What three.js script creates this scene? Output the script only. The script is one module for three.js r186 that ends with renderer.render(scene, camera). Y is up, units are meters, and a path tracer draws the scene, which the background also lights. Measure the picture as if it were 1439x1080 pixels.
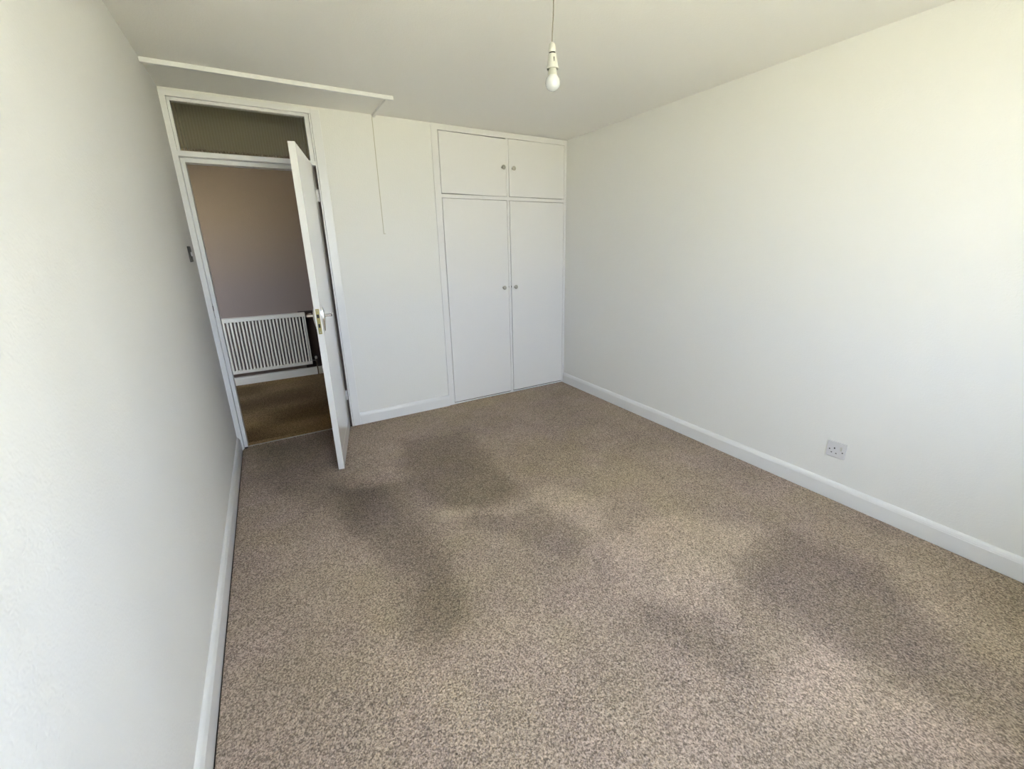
import * as THREE from 'three';
import { RoundedBoxGeometry } from 'three/addons/geometries/RoundedBoxGeometry.js';
import { mergeGeometries } from 'three/addons/utils/BufferGeometryUtils.js';

// ------------------------------------------------------------------ camera, sky, exposure
const scene = new THREE.Scene();
const W = 3.037, D = 4.2, H = 2.4;                       // bedroom: width, depth, height
const FOCAL = 589.95;                                    // in pixels of the 1439 x 1080 frame
const camera = new THREE.PerspectiveCamera(2 * Math.atan(540 / FOCAL) * 180 / Math.PI, 1439 / 1080, 0.02, 200);
camera.rotation.order = 'YXZ';
camera.rotation.set(-0.2889, -0.5313, -0.0172);
camera.position.set(0.3817, 1.448, 3.589);
camera.setViewOffset(1439, 1080, -12.4, 19.3, 1439, 1080);
scene.add(camera);

const renderer = new THREE.WebGLRenderer({ antialias: true });
renderer.toneMapping = THREE.LinearToneMapping;
renderer.toneMappingExposure = 7.5;
renderer.shadowMap.enabled = true;

// an even overcast sky, a little bluer overhead than at the horizon
{
  const w = 64, h = 32, data = new Float32Array(w * h * 4);
  for (let j = 0; j < h; j++) {
    const up = Math.max(0, ((j + 0.5) / h - 0.5) * 2);   // row 0 is straight down
    for (let i = 0; i < w; i++) data.set([0.84 - 0.14 * up, 0.955 - 0.06 * up, 1.2 + 0.12 * up, 1], (j * w + i) * 4);
  }
  const sky = new THREE.DataTexture(data, w, h, THREE.RGBAFormat, THREE.FloatType);
  sky.mapping = THREE.EquirectangularReflectionMapping;
  sky.magFilter = THREE.LinearFilter; sky.needsUpdate = true;
  scene.background = sky; scene.backgroundIntensity = 1.8;
}

// the sun stands behind the house: it lights the ground outside the windows and never enters the rooms
const sun = new THREE.DirectionalLight(new THREE.Color().setRGB(1, 0.967, 0.86), 16);
sun.position.set(4, 17, -9); sun.target.position.set(0, 0, 0); sun.castShadow = true;
Object.assign(sun.shadow.camera, { left: -30, right: 30, top: 30, bottom: -30, near: 0.5, far: 80 }); sun.shadow.mapSize.set(2048, 2048);
scene.add(sun, sun.target);

// ------------------------------------------------------------------ helpers
const used = {};
const numbered = (n) => { const k = used[n] = (used[n] ?? -1) + 1; return k ? n + '_' + String(k).padStart(3, '0') : n; };
function rng(seed) { let a = seed >>> 0; return () => { a = (a + 0x6D2B79F5) | 0; let t = Math.imul(a ^ (a >>> 15), 1 | a); t = (t + Math.imul(t ^ (t >>> 7), 61 | t)) ^ t; return ((t ^ (t >>> 14)) >>> 0) / 4294967296; }; }
const smooth = (a, b, x) => { const t = Math.min(1, Math.max(0, (x - a) / (b - a))); return t * t * (3 - 2 * t); };
const lerp = (a, b, t) => a + (b - a) * t;
function hash(x, y, s) { let h = Math.imul(x, 374761393) + Math.imul(y, 668265263) + Math.imul(s, 974634321); h = Math.imul(h ^ (h >>> 13), 1274126177); return ((h ^ (h >>> 16)) >>> 0) / 4294967296; }
function vnoise(x, y, s, per = 0, perY = per) {          // value noise, periodic when per is given
  const xi = Math.floor(x), yi = Math.floor(y), fx = x - xi, fy = y - yi, u = fx * fx * (3 - 2 * fx), v = fy * fy * (3 - 2 * fy);
  const m = per ? (k) => ((k % per) + per) % per : (k) => k, q = perY ? (k) => ((k % perY) + perY) % perY : (k) => k;
  const a = hash(m(xi), q(yi), s), b = hash(m(xi + 1), q(yi), s), c = hash(m(xi), q(yi + 1), s), d = hash(m(xi + 1), q(yi + 1), s);
  return (a + (b - a) * u) * (1 - v) + (c + (d - c) * u) * v;
}
function texture(w, h, f, srgb, repeat = true) {
  const d = new Uint8Array(w * h * 4);
  for (let j = 0; j < h; j++) for (let i = 0; i < w; i++) {
    const c = f(i, j), k = (j * w + i) * 4;
    if (typeof c === 'number') d[k] = d[k + 1] = d[k + 2] = Math.max(0, Math.min(255, c * 255));
    else { d[k] = c[0]; d[k + 1] = c[1]; d[k + 2] = c[2]; }
    d[k + 3] = 255;
  }
  const t = new THREE.DataTexture(d, w, h);
  t.magFilter = THREE.LinearFilter; t.minFilter = THREE.LinearMipmapLinearFilter; t.generateMipmaps = true;
  if (repeat) t.wrapS = t.wrapT = THREE.RepeatWrapping;
  if (srgb) t.colorSpace = THREE.SRGBColorSpace;
  t.needsUpdate = true; return t;
}
// every geometry: no index, position + normal + uv in metres along the face it lies on
function metric(g) {
  g = g.index ? g.toNonIndexed() : g;
  const p = g.attributes.position, n = g.attributes.normal, uv = new Float32Array(p.count * 2);
  for (let i = 0; i < p.count; i++) {
    const ax = Math.abs(n.getX(i)), ay = Math.abs(n.getY(i)), az = Math.abs(n.getZ(i)), x = p.getX(i), y = p.getY(i), z = p.getZ(i);
    if (ay >= ax && ay >= az) { uv[2 * i] = x; uv[2 * i + 1] = z; } else if (ax >= az) { uv[2 * i] = z; uv[2 * i + 1] = y; } else { uv[2 * i] = x; uv[2 * i + 1] = y; }
  }
  g.setAttribute('uv', new THREE.BufferAttribute(uv, 2));
  for (const k of Object.keys(g.attributes)) if (!['position', 'normal', 'uv'].includes(k)) g.deleteAttribute(k);
  return g;
}
const box = (x0, x1, y0, y1, z0, z1) => new THREE.BoxGeometry(x1 - x0, y1 - y0, z1 - z0).translate((x0 + x1) / 2, (y0 + y1) / 2, (z0 + z1) / 2);
const rbox = (x0, x1, y0, y1, z0, z1, r = 0.002, s = 2) => new RoundedBoxGeometry(x1 - x0, y1 - y0, z1 - z0, s, r).translate((x0 + x1) / 2, (y0 + y1) / 2, (z0 + z1) / 2);
const lathe = (pts, n = 32) => new THREE.LatheGeometry(pts.map(([r, y]) => new THREE.Vector2(r, y)), n);
const tube = (pts, r, n = 24, m = 10) => new THREE.TubeGeometry(new THREE.CatmullRomCurve3(pts.map((p) => new THREE.Vector3(...p))), n, r, m);
function prism(outline, depth, bevel = 0) {              // outline in x, y, extruded along z from 0
  const s = new THREE.Shape(outline.map(([x, y]) => new THREE.Vector2(x, y)));
  return new THREE.ExtrudeGeometry(s, { depth, bevelEnabled: bevel > 0, bevelSize: bevel, bevelThickness: bevel, bevelSegments: 2, curveSegments: 16 });
}
function mesh(name, geos, mat, parent = scene) {
  geos = (Array.isArray(geos) ? geos : [geos]).map(metric);
  const o = new THREE.Mesh(geos.length > 1 ? mergeGeometries(geos) : geos[0], mat);
  o.name = parent === scene ? numbered(name) : name; o.castShadow = o.receiveShadow = true;
  parent.add(o); return o;
}
const structure = (name, geos, mat) => { const o = mesh(name, geos, mat); o.userData = { kind: 'structure' }; return o; };
function group(name, x, y, z, turn = 0) { const g = new THREE.Group(); g.name = numbered(name); g.position.set(x, y, z); g.rotation.y = turn; scene.add(g); return g; }
const structureGroup = (...a) => { const g = group(...a); g.userData = { kind: 'structure' }; return g; };
function thing(name, label, category, x, y, z, turn = 0) { const g = group(name, x, y, z, turn); g.userData = { label, category }; return g; }
const tag = (o, label) => { o.userData.label = label; return o; };

// ------------------------------------------------------------------ materials
const std = (color, roughness, more = {}) => new THREE.MeshPhysicalMaterial({ color: new THREE.Color().setRGB(...color), roughness, ...more });
// roller stipple of emulsion paint, 0.5 m repeat
const stipple = texture(512, 512, (i, j) => 0.5 * vnoise(i / 4, j / 4, 3, 128) + 0.3 * vnoise(i / 8, j / 8, 4, 64) + 0.2 * vnoise(i / 32, j / 32, 5, 16));
stipple.repeat.set(2, 2);
// trowelled plaster: long shallow hollows running up the wall, with the stipple on top, 2 m repeat
const plaster = texture(1024, 1024, (i, j) => {
  const bend = 18 * vnoise(i / 128, j / 64, 12, 8, 16) ;
  const hollow = vnoise((i + bend) / 64, j / 256, 6, 16, 4) * 0.6 + vnoise((i + bend) / 32, j / 128, 7, 32, 8) * 0.25;
  return 0.86 * hollow + 0.1 * vnoise(i / 2, j / 2, 8, 512) + 0.04 * vnoise(i / 8, j / 8, 9, 128);
});
plaster.repeat.set(0.5, 0.5);
const PAINT = [0.79, 0.779, 0.752];
const M = {
  wall: std(PAINT, 0.75, { bumpMap: stipple, bumpScale: 0.0006, specularIntensity: 0.4 }),
  plaster: std(PAINT, 0.7, { bumpMap: plaster, bumpScale: 0.006, specularIntensity: 0.4 }),
  ceiling: std([0.88, 0.86, 0.82], 0.85, { bumpMap: stipple, bumpScale: 0.0005, specularIntensity: 0.3 }),
  gloss: std([0.78, 0.775, 0.77], 0.3, { specularIntensity: 0.8 }),
  doorPaint: std([0.78, 0.77, 0.755], 0.3, { specularIntensity: 0.5, clearcoat: 1, clearcoatRoughness: 0.035 }),
  wardrobePaint: std([0.78, 0.765, 0.755], 0.45, { bumpMap: stipple, bumpScale: 0.0002, specularIntensity: 0.6 }),
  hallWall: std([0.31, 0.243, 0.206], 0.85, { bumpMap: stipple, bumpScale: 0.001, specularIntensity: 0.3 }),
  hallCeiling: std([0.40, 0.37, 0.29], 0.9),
  gapShade: std([0.23, 0.195, 0.17], 1, { specularIntensity: 0 }),  // dark tone standing in for shade in the door hinge gap
  darkBrown: std([0.05, 0.03, 0.022], 0.6),
  darkWood: std([0.09, 0.06, 0.04], 0.7),
  radiator: std([0.89, 0.83, 0.71], 0.35),
  hallGloss: std([0.82, 0.77, 0.66], 0.35),
  chrome: std([0.82, 0.81, 0.79], 0.22, { metalness: 1 }),
  nickel: std([0.44, 0.42, 0.37], 0.4, { metalness: 0.75 }),
  brass: std([0.36, 0.32, 0.15], 0.42, { metalness: 0.85 }),
  black: std([0.012, 0.011, 0.01], 0.6),
  plastic: std([0.66, 0.65, 0.66], 0.32),
  lampPlastic: std([0.58, 0.57, 0.52], 0.35),
  bulbBase: std([0.50, 0.50, 0.44], 0.4),
  bulbGlass: std([0.60, 0.61, 0.62], 0.16, { clearcoat: 1, clearcoatRoughness: 0.05 }),
  cord: std([0.24, 0.21, 0.17], 0.6),
  cable: std([0.50, 0.47, 0.38], 0.7),
  switchMetal: std([0.045, 0.042, 0.035], 0.5),
  glass: std([0.95, 0.95, 0.92], 0.03, { transmission: 1, thickness: 0, ior: 1.5 }),
  reeded: std([0.93, 0.94, 0.88], 0.02, { transmission: 1, thickness: 0.006, ior: 1.5, attenuationColor: new THREE.Color().setRGB(0.6, 0.62, 0.42), attenuationDistance: 0.02 }),
  slab: std([0.05, 0.045, 0.04], 0.95),
  earth: std([0.37, 0.352, 0.26], 0.95),
  brick: std([0.42, 0.30, 0.24], 0.9),
};

// ------------------------------------------------------------------ carpets
// trodden and brushed patches of the pile, plus painted shade by the door, as outlines on the floor [x, z], with how much paler or darker they lie
const PATCH = [
  [0.74, 0.12, [[1.10, 0.51], [1.60, 0.64], [1.51, 1.62], [1.21, 1.67], [1.01, 1.48], [0.93, 1.18]]],
  [0.68, 0.13, [[0.56, 0.94], [0.90, 1.16], [0.94, 1.91], [0.91, 2.32], [0.73, 2.39], [0.67, 1.92], [0.56, 1.52]]],
  [0.80, 0.08, [[1.12, 1.65], [1.55, 1.82], [1.54, 2.19], [1.40, 2.29], [1.16, 1.79]]],
  [0.76, 0.14, [[2.05, 2.69], [2.53, 2.70], [2.61, 3.04], [2.31, 3.35], [2.06, 3.35], [2.00, 3.08], [1.90, 2.87]]],
  [0.82, 0.09, [[1.50, 2.62], [1.68, 2.73], [1.74, 3.01], [1.62, 3.04], [1.49, 2.83]]],
  [0.68, 0.2, [[0.06, 0.0], [0.65, 0.0], [0.59, 0.75], [0.87, 1.14], [0.60, 1.44], [0.12, 0.67]]],  // shade inside the doorway, painted into the carpet colour
  [1.24, 0.10, [[1.64, 2.20], [2.15, 2.29], [2.40, 2.62], [2.00, 2.70], [1.63, 2.80], [1.53, 2.53], [1.57, 2.30]]],
  [1.28, 0.11, [[1.72, 3.02], [1.94, 3.10], [2.01, 3.36], [2.07, 3.59], [1.82, 3.49], [1.67, 3.23], [1.65, 3.10]]],
  [1.2, 0.06, [[0.98, 1.56], [1.48, 1.74], [1.71, 1.63], [1.95, 2.00], [1.64, 2.20], [1.57, 1.83], [1.01, 1.67]]],
  [1.08, 0.08, [[0.49, 2.06], [0.60, 2.06], [0.67, 2.40], [0.76, 2.60], [0.63, 2.56], [0.48, 2.34]]],
  [1.10, 0.14, [[2.72, 2.92], [2.79, 3.01], [2.73, 3.47], [2.42, 3.52], [2.43, 3.32]]],
  [1.25, 0.015, [[1.10, 2.89], [1.125, 2.89], [1.13, 2.94], [1.105, 2.94]]],
];
function inside(poly, x, z) {                            // signed distance, positive inside
  let ins = false, d = 1e9;
  for (let i = 0, j = poly.length - 1; i < poly.length; j = i++) {
    const [xi, zi] = poly[i], [xj, zj] = poly[j];
    if ((zi > z) !== (zj > z) && x < (xj - xi) * (z - zi) / (zj - zi) + xi) ins = !ins;
    const dx = xj - xi, dz = zj - zi, t = Math.max(0, Math.min(1, ((x - xi) * dx + (z - zi) * dz) / (dx * dx + dz * dz)));
    d = Math.min(d, Math.hypot(x - xi - t * dx, z - zi - t * dz));
  }
  return ins ? d : -d;
}
function napAndShade(x, z) {
  const wx = x + 0.08 * (vnoise(x * 5, z * 5, 21) - 0.5) + 0.05 * (vnoise(x * 16, z * 16, 23) - 0.5), wz = z + 0.08 * (vnoise(x * 5, z * 5, 22) - 0.5) + 0.05 * (vnoise(x * 16, z * 16, 24) - 0.5);
  let k = 1;
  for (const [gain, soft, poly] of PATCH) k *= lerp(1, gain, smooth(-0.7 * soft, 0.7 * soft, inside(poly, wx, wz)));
  return k * (0.92 + 0.16 * vnoise(x * 3.2, z * 3.2, 25)) * (0.95 + 0.1 * vnoise(x * 11, z * 11, 26));
}
const GX = 160, GZ = 220, grid = new Float32Array((GX + 1) * (GZ + 1));
for (let j = 0; j <= GZ; j++) for (let i = 0; i <= GX; i++) grid[j * (GX + 1) + i] = napAndShade(i / GX * W, j / GZ * D);
function napAndShadeAt(x, z) {
  const u = Math.min(GX - 1e-4, Math.max(0, x / W * GX)), v = Math.min(GZ - 1e-4, Math.max(0, z / D * GZ)), i = Math.floor(u), j = Math.floor(v), a = u - i, b = v - j, k = j * (GX + 1) + i;
  return (grid[k] * (1 - a) + grid[k + 1] * a) * (1 - b) + (grid[k + GX + 1] * (1 - a) + grid[k + GX + 2] * a) * b;
}
function yarn(x, z, k, warm) {                           // heather-mix twist pile: beige, brown and grey tufts
  const tuft = 0.45 * vnoise(x * 240, z * 240, 31) + 0.55 * vnoise(x * 480, z * 480, 32), hue = vnoise(x * 7, z * 7, 33) - 0.5, grey = vnoise(x * 1.4, z * 1.4, 34) - 0.5;
  const t = (0.5 + (tuft - 0.5) * 2.2), l = lerp(0.46, 1.46, Math.max(0, Math.min(1.1, t))) * k;
  const c = [0.368 * l, (0.29 + 0.007 * hue) * l, (0.226 + 0.034 * grey - 0.017 * hue) * l];
  if (warm) { c[0] *= 0.98; c[1] *= 0.86; c[2] *= 0.6; }
  return c.map((v) => { v = Math.max(0, Math.min(1, v)); return 255 * (v < 0.0031308 ? 12.92 * v : 1.055 * v ** (1 / 2.4) - 0.055); });
}
const TW = 2048, TH = 2048;
const carpetMap = texture(TW, TH, (i, j) => { const x = (i + 0.5) / TW * W, z = (j + 0.5) / TH * D; return yarn(x, z, napAndShadeAt(x, z), 0); }, true, false);
const pileBump = texture(512, 512, (i, j) => 0.6 * vnoise(i / 3.2, j / 3.2, 41, 160) + 0.4 * vnoise(i / 2, j / 2, 42, 256));
pileBump.repeat.set(1 / 0.9, 1 / 0.9);
carpetMap.repeat.set(1 / W, 1 / D);
const hallMap = texture(1024, 512, (i, j) => { const x = (i + 0.5) / 1024 * 3.2, z = (j + 0.5) / 512 * 1.8; return yarn(x, z, 0.42 + 0.5 * vnoise(x * 2.5, z * 5, 51) * vnoise(x * 1.3 + 4, z * 2.4, 52) * 2, 1); }, true);
hallMap.repeat.set(1 / 3.2, 1 / 1.8); hallMap.offset.set(0.5, 1.9 / 1.8);
const carpet = std([1, 1, 1], 1, { map: carpetMap, bumpMap: pileBump, bumpScale: 0.006, specularIntensity: 0.05, sheen: 0.15, sheenRoughness: 0.6, sheenColor: new THREE.Color().setRGB(0.8, 0.75, 0.7) });
const hallCarpet = std([1, 1, 1], 1, { map: hallMap, bumpMap: pileBump, bumpScale: 0.004, specularIntensity: 0.05 });

// ------------------------------------------------------------------ the setting
const HZ = -1.895, HX0 = -1.6, HX1 = 1.55, T = 0.12;     // hall behind the back wall
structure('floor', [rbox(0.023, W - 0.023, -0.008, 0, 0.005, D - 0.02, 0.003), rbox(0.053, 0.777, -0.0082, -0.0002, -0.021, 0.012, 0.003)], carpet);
structure('floor_hall', [box(HX0, HX1, -0.008, 0, HZ, -0.128), box(0.053, 0.777, -0.008, 0, -0.13, -0.042)], hallCarpet);
structure('floor_slab', box(HX0 - 0.2, W + 0.2, -0.25, -0.009, HZ - 0.2, D + 0.25), M.slab);
structure('ceiling', box(-0.12, W + 0.12, H, H + 0.15, -T, D + 0.25), M.ceiling);
structure('ceiling_hall', box(HX0 - 0.1, HX1 + 0.1, H, H + 0.15, HZ - 0.12, -T), M.hallCeiling);
structure('wall_left', box(-0.12, 0, -0.009, H, -T, D + 0.25), M.plaster);
structure('wall_right', box(W, W + 0.12, -0.009, H, -0.75, D + 0.25), M.wall);
structure('wall_back', [box(0.8205, 1.692, -0.009, H, -T, 0), box(0, 0.8205, 2.3805, H, -T, 0)], M.wall);
structure('wall_hall_back', box(HX0 - 0.1, HX1 + 0.1, -0.009, H, HZ - 0.12, HZ), M.hallWall);
structure('wall_hall_left', box(HX0 - 0.12, HX0, -0.009, H, HZ, 0), M.hallWall);
structure('wall_hall_right', box(HX1, HX1 + 0.1, -0.009, H, HZ, -T), M.hallWall);
structure('wall_hall_front', [box(HX0, -0.12, -0.009, 0.95, -T, 0), box(HX0, -0.12, 1.8, H, -T, 0), box(HX0, -1.56, 0.95, 1.8, -T, 0), box(-0.34, -0.12, 0.95, 1.8, -T, 0)], M.hallWall);
// window wall behind the camera: one wide window with a view of sky and lawn
const WX0 = 0.36, WX1 = 2.14, WY0 = 0.80, WY1 = 2.2;
structure('wall_front', [box(-0.12, WX0, -0.009, H, D, D + 0.25), box(WX1, W + 0.12, -0.009, H, D, D + 0.25), box(WX0, WX1, -0.009, WY0, D, D + 0.25), box(WX0, WX1, WY1, H, D, D + 0.25)], M.wall);
{
  const g = structureGroup('window_1', WX0, WY0, D + 0.08), w = WX1 - WX0, h = WY1 - WY0, f = 0.055;
  mesh('window_frame', [rbox(0, w, 0, f, 0, 0.06), rbox(0, w, h - f, h, 0, 0.06), rbox(0, f, f, h - f, 0, 0.06), rbox(w - f, w, f, h - f, 0, 0.06), rbox(w / 2 - f / 2, w / 2 + f / 2, f, h - f, 0, 0.06)], M.gloss, g);
  for (const x of [f, w / 2 + f / 2]) mesh('pane', box(x - 0.004, x + w / 2 - 1.5 * f + 0.004, f - 0.004, h - f + 0.004, 0.028, 0.032), M.glass, g);
  mesh('window_sill', rbox(-0.04, w + 0.04, -0.025, 0, -0.16, 0.0, 0.005), M.gloss, g);
}
{
  const g = structureGroup('added_window_3', -1.56, 0.95, -0.09), w = 1.22, h = 0.85, f = 0.05;  // unseen window, added to bring more daylight into the hall
  mesh('window_frame', [rbox(0, w, 0, f, 0, 0.06), rbox(0, w, h - f, h, 0, 0.06), rbox(0, f, f, h - f, 0, 0.06), rbox(w - f, w, f, h - f, 0, 0.06)], M.gloss, g);
  mesh('pane', box(f - 0.004, w - f + 0.004, f - 0.004, h - f + 0.004, 0.028, 0.032), M.glass, g);
}
structure('ground_outside', box(-40, 40, -0.4, -0.2, -30, 60), M.earth);

// skirting with a chamfered, beaded top; profile in (distance from wall, height)
const SKIRT = [[0, -0.009], [0.018, -0.009], [0.018, 0.078], [0.0165, 0.081], [0.0165, 0.084], [0.012, 0.095], [0.008, 0.100], [0.004, 0.103], [0, 0.104]];
const skirting = (len) => prism(SKIRT, len);             // along +z
structure('baseboard_left', skirting(D - 0.016).translate(0, 0, 0.016), M.gloss);
structure('baseboard_right', prism(SKIRT.map(([x, y]) => [-x, y]).reverse(), D - 0.012).translate(W, 0, 0.012), M.gloss);
structure('baseboard_back', skirting(1.692 - 0.882).rotateY(-Math.PI / 2).translate(1.692, 0, 0), M.gloss);
structure('baseboard_front', skirting(W - 0.036).rotateY(Math.PI / 2).translate(0.018, 0, D), M.gloss);
structure('baseboard_hall', skirting(HX1 - HX0).rotateY(-Math.PI / 2).scale(1, 0.9, 1).translate(HX1, 0, HZ), M.hallGloss);

// two battens on the ceiling boxing off the part in front of the door
{
  const g = structureGroup('trim_3', 0, 0, 0);
  mesh('front_batten', rbox(0, 1.283, H - 0.024, H, 0.450, 0.472, 0.003), M.gloss, g);
  mesh('side_batten', rbox(1.243, 1.262, H - 0.017, H, 0, 0.451, 0.002), M.ceiling, g);
}

// door frame with a borrowed light over the door
{
  const g = structureGroup('trim_1', 0, 0, 0);
  const z1 = 0.014, zs = -0.044, zb = -T - 0.01;          // front face, rebate, back face
  mesh('jamb', [rbox(-0.002, 0.030, -0.009, 2.38, zb, z1), box(0.028, 0.052, -0.009, 2.02, zb + 0.004, zs)], M.gloss, g);
  mesh('jamb', [rbox(0.8115, 0.821, -0.009, 2.38, zb, z1), box(0.778, 0.816, -0.009, 2.02, zb + 0.004, zs)], M.gloss, g);
  mesh('head', rbox(-0.002, 0.824, 2.352, 2.381, zb, z1 + 0.001), M.gloss, g);
  mesh('transom_rail', [rbox(0.028, 0.816, 2.022, 2.050, zb, z1 - 0.001), box(0.05, 0.78, 1.996, 2.024, zb + 0.004, zs)], M.gloss, g);
  mesh('architrave', rbox(0.8225, 0.882, -0.009, 2.381, -0.004, 0.016, 0.003), M.gloss, g);
  // glazing beads round the borrowed light
  mesh('glazing_bead', [rbox(0.030, 0.046, 2.05, 2.352, -0.022, -0.004), rbox(0.784, 0.816, 2.05, 2.352, -0.022, -0.004), rbox(0.03, 0.80, 2.334, 2.352, -0.022, -0.004), rbox(0.03, 0.80, 2.05, 2.057, -0.022, -0.004)], M.gloss, g);
  mesh('rebate_shade', [rbox(0.779, 0.8125, -0.009, 2.021, -0.046, -0.0425, 0.0008), rbox(0.8103, 0.8125, -0.009, 2.021, -0.044, 0.010, 0.0005)], M.gapShade, g);  // strips lining the hinge gap, coloured dark to paint its shade
  const sp = mesh('strike_plate', [rbox(0.0285, 0.0308, 1.00, 1.10, -0.024, -0.006, 0.0008)], M.nickel, g);
  mesh('latch_hole', rbox(0.029, 0.0316, 1.05, 1.085, -0.022, 0.004, 0.0008), M.black, sp);
}
{ // reeded pane: half-round reeds on the room side, flat behind
  const g = structureGroup('window_2', 0, 0, 0), pts = [], n = 46, x0 = 0.034, x1 = 0.796, p = (x1 - x0) / n;
  for (let i = 0; i < n; i++) for (let k = 0; k < 8; k++) pts.push([x0 + (i + k / 8) * p, 0.0036 * Math.sin(Math.PI * k / 8)]);
  pts.push([x1, 0], [x1, -0.004], [x0, -0.004]);
  mesh('pane', prism(pts.map(([x, z]) => [x, -z]), 0.285).rotateX(Math.PI / 2).translate(0, 2.341, -0.029), M.reeded, g);
  const lip = [[0.047, 0.012], [0.783, 0.012]];
  for (let i = n - 1; i-- > 1;) for (let k = 8; k-- > 0;) lip.push([x0 + (i + k / 8) * p, -0.0045 * Math.abs(Math.cos(Math.PI * k / 8)) - 0.002 * hash(i, 3, 77)]);
  mesh('putty', prism(lip, 0.004).translate(0, 2.338, -0.026), M.gloss, g);
}

// the door: white gloss leaf standing open into the room
{
  const g = structureGroup('door_1', 0.7960, 0, 0.014, 1.356);   // pivot; leaf along -x when shut, room face at z = 0
  const w = 0.762;
  mesh('leaf', [rbox(-w, -0.006, 0.125, 2.018, -0.037, 0, 0.0018), rbox(-w, -0.006, 0.008, 0.1242, -0.037, 0, 0.0018)], M.doorPaint, g);
  for (const y of [1.785, 0.245]) {
    const h = mesh('hinge', [new THREE.CylinderGeometry(0.0058, 0.0058, 0.076, 16).translate(0.0075, y + 0.038, 0.0045), new THREE.SphereGeometry(0.0058, 12, 8).translate(0.0075, y + 0.076, 0.0045), new THREE.SphereGeometry(0.0058, 12, 8).translate(0.0075, y, 0.0045), rbox(-0.0068, -0.0045, y, y + 0.076, -0.03, 0.003, 0.0008), rbox(-0.012, 0.006, y + 0.001, y + 0.075, -0.0005, 0.0022, 0.0006)], M.gloss, g);
    mesh('knuckle_joint', [1, 2].map((k) => new THREE.CylinderGeometry(0.0061, 0.0061, 0.0016, 16).translate(0.0075, y + 0.0253 * k, 0.0045)), M.cable, h);
  }
  const lp = mesh('lock_plate', rbox(-w - 0.0012, -w + 0.002, 0.945, 1.10, -0.0285, -0.0085, 0.0008), M.brass, g);
  mesh('latch_bolt', [rbox(-w - 0.006, -w, 1.045, 1.067, -0.025, -0.012, 0.002), box(-w - 0.0022, -w, 0.985, 1.008, -0.024, -0.013)], M.black, lp);
  mesh('screw', [0.957, 1.09].map((y) => new THREE.CylinderGeometry(0.0035, 0.0035, 0.002, 12).rotateZ(Math.PI / 2).translate(-w - 0.0015, y, -0.0185)), M.nickel, lp);
  const plate = () => {                                  // domed back plate, fuller at the top
    const q = new THREE.SphereGeometry(1, 32, 24), p = q.attributes.position;
    for (let k = 0; k < p.count; k++) { const y = p.getY(k), f = lerp(0.55, 1, smooth(-1, 0.4, y)); p.setXYZ(k, p.getX(k) * 0.021 * f, y * 0.077 - 0.022, Math.max(-0.002, p.getZ(k) * 0.017 * f)); }
    q.computeVertexNormals(); return q;
  };
  for (const s of [1, -1]) {                             // a lever set on either face
    const turn = (q) => (s > 0 ? q : q.scale(1, 1, -1).translate(0, 0, -0.037));
    const flip = (q) => { if (s < 0) { q = q.index ? q.toNonIndexed() : q; const p = q.attributes.position, m = q.attributes.normal; for (let t = 0; t < p.count; t += 3) for (const at of [p, m]) { const b = [at.getX(t + 1), at.getY(t + 1), at.getZ(t + 1)]; at.setXYZ(t + 1, at.getX(t + 2), at.getY(t + 2), at.getZ(t + 2)); at.setXYZ(t + 2, ...b); } } return q; };
    const put = (q) => flip(turn(q.translate(-w + 0.056, 1.052, 0.0025)));
    const hd = mesh('handle', [put(plate())], M.chrome, g);
    mesh('lever', [put(new THREE.CylinderGeometry(0.0085, 0.0095, 0.045, 18).rotateX(Math.PI / 2).translate(0, 0, 0.025)), put(tube([[-0.006, 0, 0.047], [0.02, 0.001, 0.049], [0.06, 0.001, 0.047], [0.098, -0.002, 0.042]], 0.0082, 28, 14)), put(new THREE.SphereGeometry(0.0082, 14, 10).translate(0.098, -0.002, 0.042))], M.chrome, hd);
  }
}
structure('trim_2', rbox(0.052, 0.778, -0.006, 0.0025, -0.034, -0.022, 0.002), M.nickel);   // carpet bar in the doorway

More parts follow.
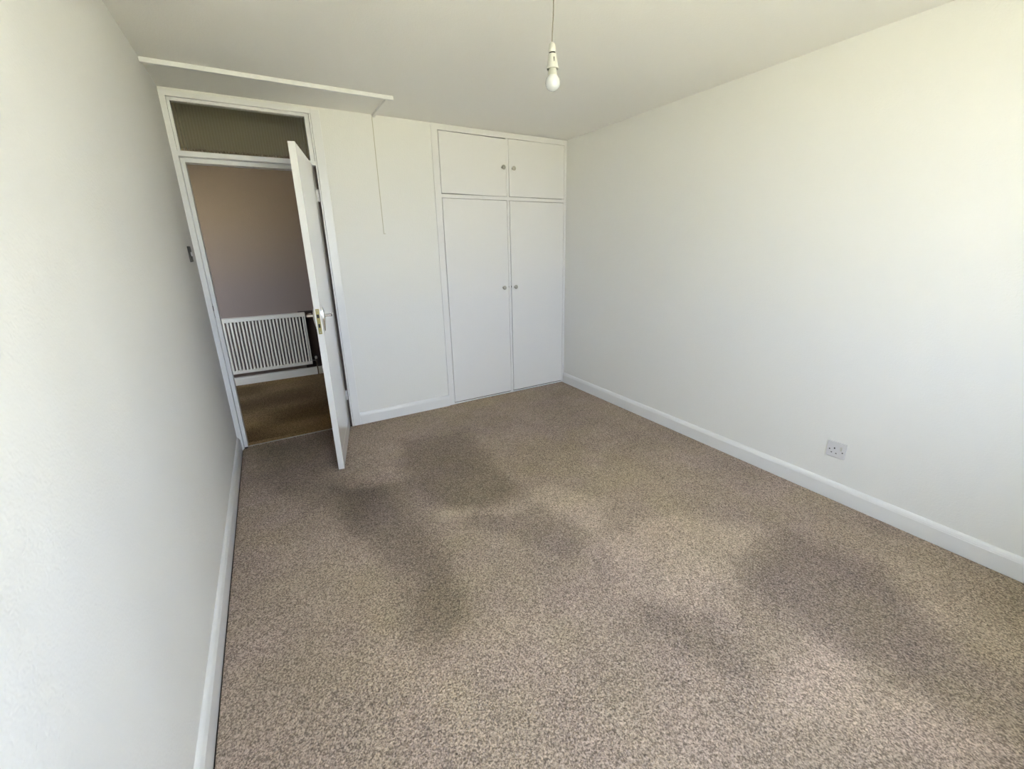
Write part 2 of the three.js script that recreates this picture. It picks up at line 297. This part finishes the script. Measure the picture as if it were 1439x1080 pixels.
// ------------------------------------------------------------------ fitted wardrobe
{
  const X0 = 1.692, X1 = W - 0.001, zf = 0.008;
  const g = thing('fitted_wardrobe', 'white built-in wardrobe with two tall doors under two small cupboard doors, filling the far corner', 'wardrobe', X0, 0, 0);
  const L = X1 - X0, cl = 2.372 - X0, cr = 2.396 - X0, sl = 0.056, sr = L - 0.028;
  mesh('carcass', [box(0, 0.015, 0, 2.39, -0.6, -0.03), box(L - 0.015, L, 0, 2.39, -0.6, -0.03), box(0, L, 0, 2.39, -0.615, -0.6), box(0.015, L - 0.015, 1.83, 1.85, -0.6, -0.03), box(0.015, L - 0.015, 2.375, 2.39, -0.6, -0.03), box(0.015, L - 0.015, 0, 0.012, -0.6, -0.005)], M.darkWood, g);
  mesh('stile', rbox(0, sl, -0.004, H - 0.002, -0.03, zf), M.wardrobePaint, g);
  mesh('stile', rbox(sr, L, -0.004, H - 0.002, -0.03, zf), M.wardrobePaint, g);
  mesh('stile', rbox(cl, cr, 0, 2.352, -0.03, zf - 0.002), M.wardrobePaint, g);
  mesh('rail', rbox(sl - 0.004, sr + 0.004, 2.352, H - 0.002, -0.03, zf - 0.0005), M.wardrobePaint, g);
  mesh('rail', rbox(sl - 0.004, sr + 0.004, 1.846, 1.876, -0.03, zf - 0.0015), M.wardrobePaint, g);
  mesh('bottom_rail', rbox(sl, sr, 0, 0.012, -0.006, zf - 0.003), M.wardrobePaint, g);
  const door = (x0, x1, y0, y1, kx, ky, sag, hinge) => {
    const w = x1 - x0, h = y1 - y0, d = mesh('door', rbox(-w / 2, w / 2, -h / 2, h / 2, -0.018, 0, 0.0018), M.wardrobePaint, g);
    d.position.set((x0 + x1) / 2, (y0 + y1) / 2, zf + 0.001); d.rotation.z = sag;
    const at = [kx - X0 - (x0 + x1) / 2, ky - (y0 + y1) / 2];
    const k = mesh('knob', lathe([[0.0, 0], [0.011, 0], [0.009, 0.004], [0.0075, 0.010], [0.012, 0.016], [0.0175, 0.020], [0.019, 0.024], [0.0175, 0.0285], [0.011, 0.0315], [0, 0.0325]], 28).rotateX(Math.PI / 2), M.nickel, d);
    k.position.set(at[0], at[1], 0);
    return d;
  };
  const gap = 0.0035;
  door(sl + gap, cl - 0.002, 1.876 + gap, 2.352 - 0.006, 2.333, 2.117, -0.006);
  door(cr + 0.002, sr - gap, 1.876 + gap, 2.352 - gap, 2.437, 2.113, 0.001);
  door(sl + gap, cl - gap, 0.021, 1.846 - gap, 2.312, 1.070, 0);
  door(cr + gap, sr - gap, 0.021, 1.846 - gap, 2.436, 1.070, 0);
  for (const x of [cl - 0.0018, cr + 0.0018]) mesh('catch', box(x - 0.002, x + 0.002, 1.066, 1.082, -0.012, zf + 0.0006), M.black, g);
}

// ------------------------------------------------------------------ things
{ // bare lamp hanging in the middle of the room
  const g = thing('pendant_lamp', 'white plastic pendant lamp holder with a bare unlit bulb hanging on a thin cord', 'lamp', 1.488, H, 2.0);
  mesh('ceiling_rose', lathe([[0, -0.03], [0.006, -0.03], [0.014, -0.028], [0.034, -0.018], [0.04, -0.006], [0.04, 0], [0, 0]], 36), M.lampPlastic, g);
  const top = 2.203 - H;
  mesh('cord', tube([[0, -0.028, 0], [-0.001, -0.1, 0], [-0.006, top + 0.03, 0.001], [-0.007, top - 0.002, 0.001]], 0.0022, 30, 8), M.cord, g);
  const hold = new THREE.Group(); hold.name = 'lamp_holder'; hold.position.set(-0.007, top, 0.001); hold.rotation.set(0.0, 0, 0.03); g.add(hold);
  mesh('cap', lathe([[0, 0], [0.006, 0], [0.009, -0.002], [0.0122, -0.008], [0.0142, -0.02], [0.0148, -0.033], [0.0, -0.034]], 32), M.lampPlastic, hold);
  mesh('groove', lathe([[0, -0.033], [0.0126, -0.033], [0.0126, -0.038], [0, -0.038]], 32), M.black, hold);
  const sk = lathe([[0.013, -0.0375], [0.0158, -0.0385], [0.0168, -0.05], [0.0222, -0.08], [0.0242, -0.085], [0.0242, -0.089], [0.0205, -0.089], [0.0145, -0.05], [0.013, -0.0375]], 36);
  mesh('skirt', sk, M.lampPlastic, hold);
  mesh('slot', box(-0.0014, 0.0014, -0.068, -0.053, 0.0155, 0.0203).rotateY(-0.25), M.black, hold);
  const b = mesh('bulb', [lathe([[0.0, -0.1655], [0.007, -0.165], [0.0155, -0.1615], [0.0235, -0.1545], [0.0285, -0.1455], [0.0300, -0.137], [0.0288, -0.1275], [0.0250, -0.1195], [0.0205, -0.1135], [0.0190, -0.111]], 44)], M.bulbGlass, hold);
  mesh('bulb_base', lathe([[0.0192, -0.1125], [0.0186, -0.108], [0.0172, -0.096], [0.0135, -0.075], [0, -0.06]], 36), M.bulbBase, b);
}
{ // switched socket on the right wall; local x runs along +z of the room, y up, z out of the wall
  const g = thing('electric_socket', 'white single switched power socket on the right wall just above the skirting', 'socket', W, 0.2995, 2.631, -Math.PI / 2), s = 0.094;
  const X = (u) => (u - 0.5) * s, Y = (v) => (0.5 - v) * s;
  mesh('plate', rbox(-s / 2, s / 2, -s / 2, s / 2, 0, 0.0095, 0.003, 3), M.plastic, g);
  const hole = (u, v, w, h) => mesh('pin_hole', rbox(X(u) - w / 2, X(u) + w / 2, Y(v) - h / 2, Y(v) + h / 2, 0.006, 0.0099, 0.0006), M.black, g);
  hole(0.418, 0.42, 0.0066, 0.0092); hole(0.293, 0.72, 0.0075, 0.005); hole(0.539, 0.725, 0.0075, 0.005);
  for (const [u, v] of [[0.165, 0.535], [0.86, 0.575]]) mesh('screw', new THREE.CylinderGeometry(0.0035, 0.0035, 0.003, 16).rotateX(Math.PI / 2).translate(X(u), Y(v), 0.0085), M.black, g);
  mesh('rocker', rbox(-0.0055, 0.0055, -0.012, 0.012, -0.003, 0.003, 0.0015).rotateX(0.12).translate(X(0.762), Y(0.36), 0.0095), M.lampPlastic, g);
}
{ // light switch seen edge-on on the left wall
  const g = thing('light_switch', 'dark light switch with a pale rocker on the left wall beside the door frame', 'light switch', 0, 1.433, 0.262, Math.PI / 2);
  mesh('plate', rbox(-0.043, 0.043, -0.046, 0.046, 0, 0.008, 0.002), M.switchMetal, g);
  mesh('rocker', rbox(-0.007, 0.007, -0.012, 0.012, -0.003, 0.005, 0.0015).rotateX(-0.15).translate(0, 0, 0.0085), M.plastic, g);
}
{ // painted-over cable down the back wall
  const g = thing('surface_cable', 'thin painted-over cable running down the cream wall from the end of a ceiling batten', 'cable', 1.2445, 1.56, 0);
  mesh('cable_run', rbox(-0.0022, 0.0022, 0, H - 0.016 - 1.56, -0.001, 0.0028, 0.001), M.cable, g);
  mesh('cable_end', rbox(-0.0022, 0.014, -0.003, 0.0012, -0.001, 0.0026, 0.001), M.cable, g);
}
{ // hall radiator
  const x0 = -0.31, x1 = 0.692, y0 = 0.148, y1 = 0.757, zf = 0.1, zb = 0.035;
  const g = thing('radiator', 'white ribbed panel radiator on the brown hall wall seen through the doorway', 'radiator', 0, 0, HZ), ribs = [];
  const n = 30, p = (x1 - x0 - 0.02) / n;
  for (let i = 0; i < n; i++) {
    const c = x0 + 0.01 + (i + 0.5) * p, o = [[-0.0098, 0], [-0.009, 0.021], [-0.0066, 0.024], [0.0066, 0.024], [0.009, 0.021], [0.0098, 0]];
    ribs.push(prism(o, y1 - y0 - 0.075).rotateX(-Math.PI / 2).scale(1, 1, -1).translate(c, y0 + 0.035, zf - 0.024));
  }
  for (const r of ribs) { const q = r; const ix = q.attributes.position, nm = q.attributes.normal; for (let t = 0; t < ix.count; t += 3) for (const at of [ix, nm]) { const b = [at.getX(t + 1), at.getY(t + 1), at.getZ(t + 1)]; at.setXYZ(t + 1, at.getX(t + 2), at.getY(t + 2), at.getZ(t + 2)); at.setXYZ(t + 2, ...b); } }
  mesh('panel', [rbox(x0, x0 + 0.012, y0, y1, zf - 0.034, zf, 0.004), rbox(x1 - 0.012, x1, y0, y1, zf - 0.034, zf, 0.004), rbox(x0, x1, y1 - 0.042, y1, zf - 0.034, zf, 0.006), rbox(x0, x1, y0, y0 + 0.037, zf - 0.034, zf, 0.006), ...ribs], M.radiator, g);
  const fins = []; for (let i = 0; i < 40; i++) fins.push(box(x0 + 0.03 + i * 0.0242, x0 + 0.0312 + i * 0.0242, y0 + 0.03, y1 - 0.03, zb, zf - 0.034));
  mesh('convector', fins, M.radiator, g);
  mesh('top_grille', [rbox(x0, x1, y1 - 0.004, y1 + 0.001, zb, zb + 0.012, 0.001), rbox(x0, x1, y1 - 0.004, y1 + 0.001, zf - 0.03, zf - 0.016, 0.001), ...Array.from({ length: 33 }, (_, i) => box(x0 + 0.015 + i * 0.0302, x0 + 0.021 + i * 0.0302, y1 - 0.003, y1, zb + 0.01, zf - 0.02))], M.radiator, g);
  for (const x of [x0, x1]) mesh('side_panel', rbox(x - 0.002, x + 0.002, y0 + 0.01, y1 - 0.004, zb, zf - 0.01, 0.001), M.radiator, g);
  const v = mesh('valve', [tube([[x1 - 0.004, y0 + 0.035, 0.06], [0.715, y0 + 0.035, 0.06], [0.735, y0 + 0.033, 0.06]], 0.008, 10, 12), new THREE.CylinderGeometry(0.011, 0.011, 0.034, 16).translate(0.74, y0 + 0.036, 0.06)], M.chrome, g);
  mesh('valve_cap', lathe([[0, 0], [0.012, 0], [0.0135, 0.004], [0.0125, 0.026], [0.009, 0.031], [0, 0.032]], 20).translate(0.74, y0 + 0.053, 0.06), M.radiator, v);
  mesh('pipe', new THREE.CylinderGeometry(0.0075, 0.0075, y0 + 0.025, 14).translate(0.74, (y0 + 0.025) / 2 , 0.06), M.chrome, g);
  for (const x of [-0.15, 0.5674]) mesh('wall_bracket', rbox(x - 0.007, x + 0.007, y0 + 0.05, y1 - 0.05, 0, zb + 0.002, 0.001), M.radiator, g);
}
{ // flat dark slab of unclear nature on the hall wall beside the radiator
  const g = thing('dark_wall_slab', 'flat dark brown slab of unclear nature on the hall wall beside the radiator, partly hidden by the open door', 'board', 0.93, 0.094, HZ);
  mesh('slab_face', rbox(-0.30, 0.32, 0, 0.66, -0.001, 0.018, 0.003), M.darkBrown, g);
  mesh('slab_edge', rbox(-0.302, 0.322, 0.656, 0.672, -0.001, 0.024, 0.003), M.darkBrown, g);
}

renderer.render(scene, camera);
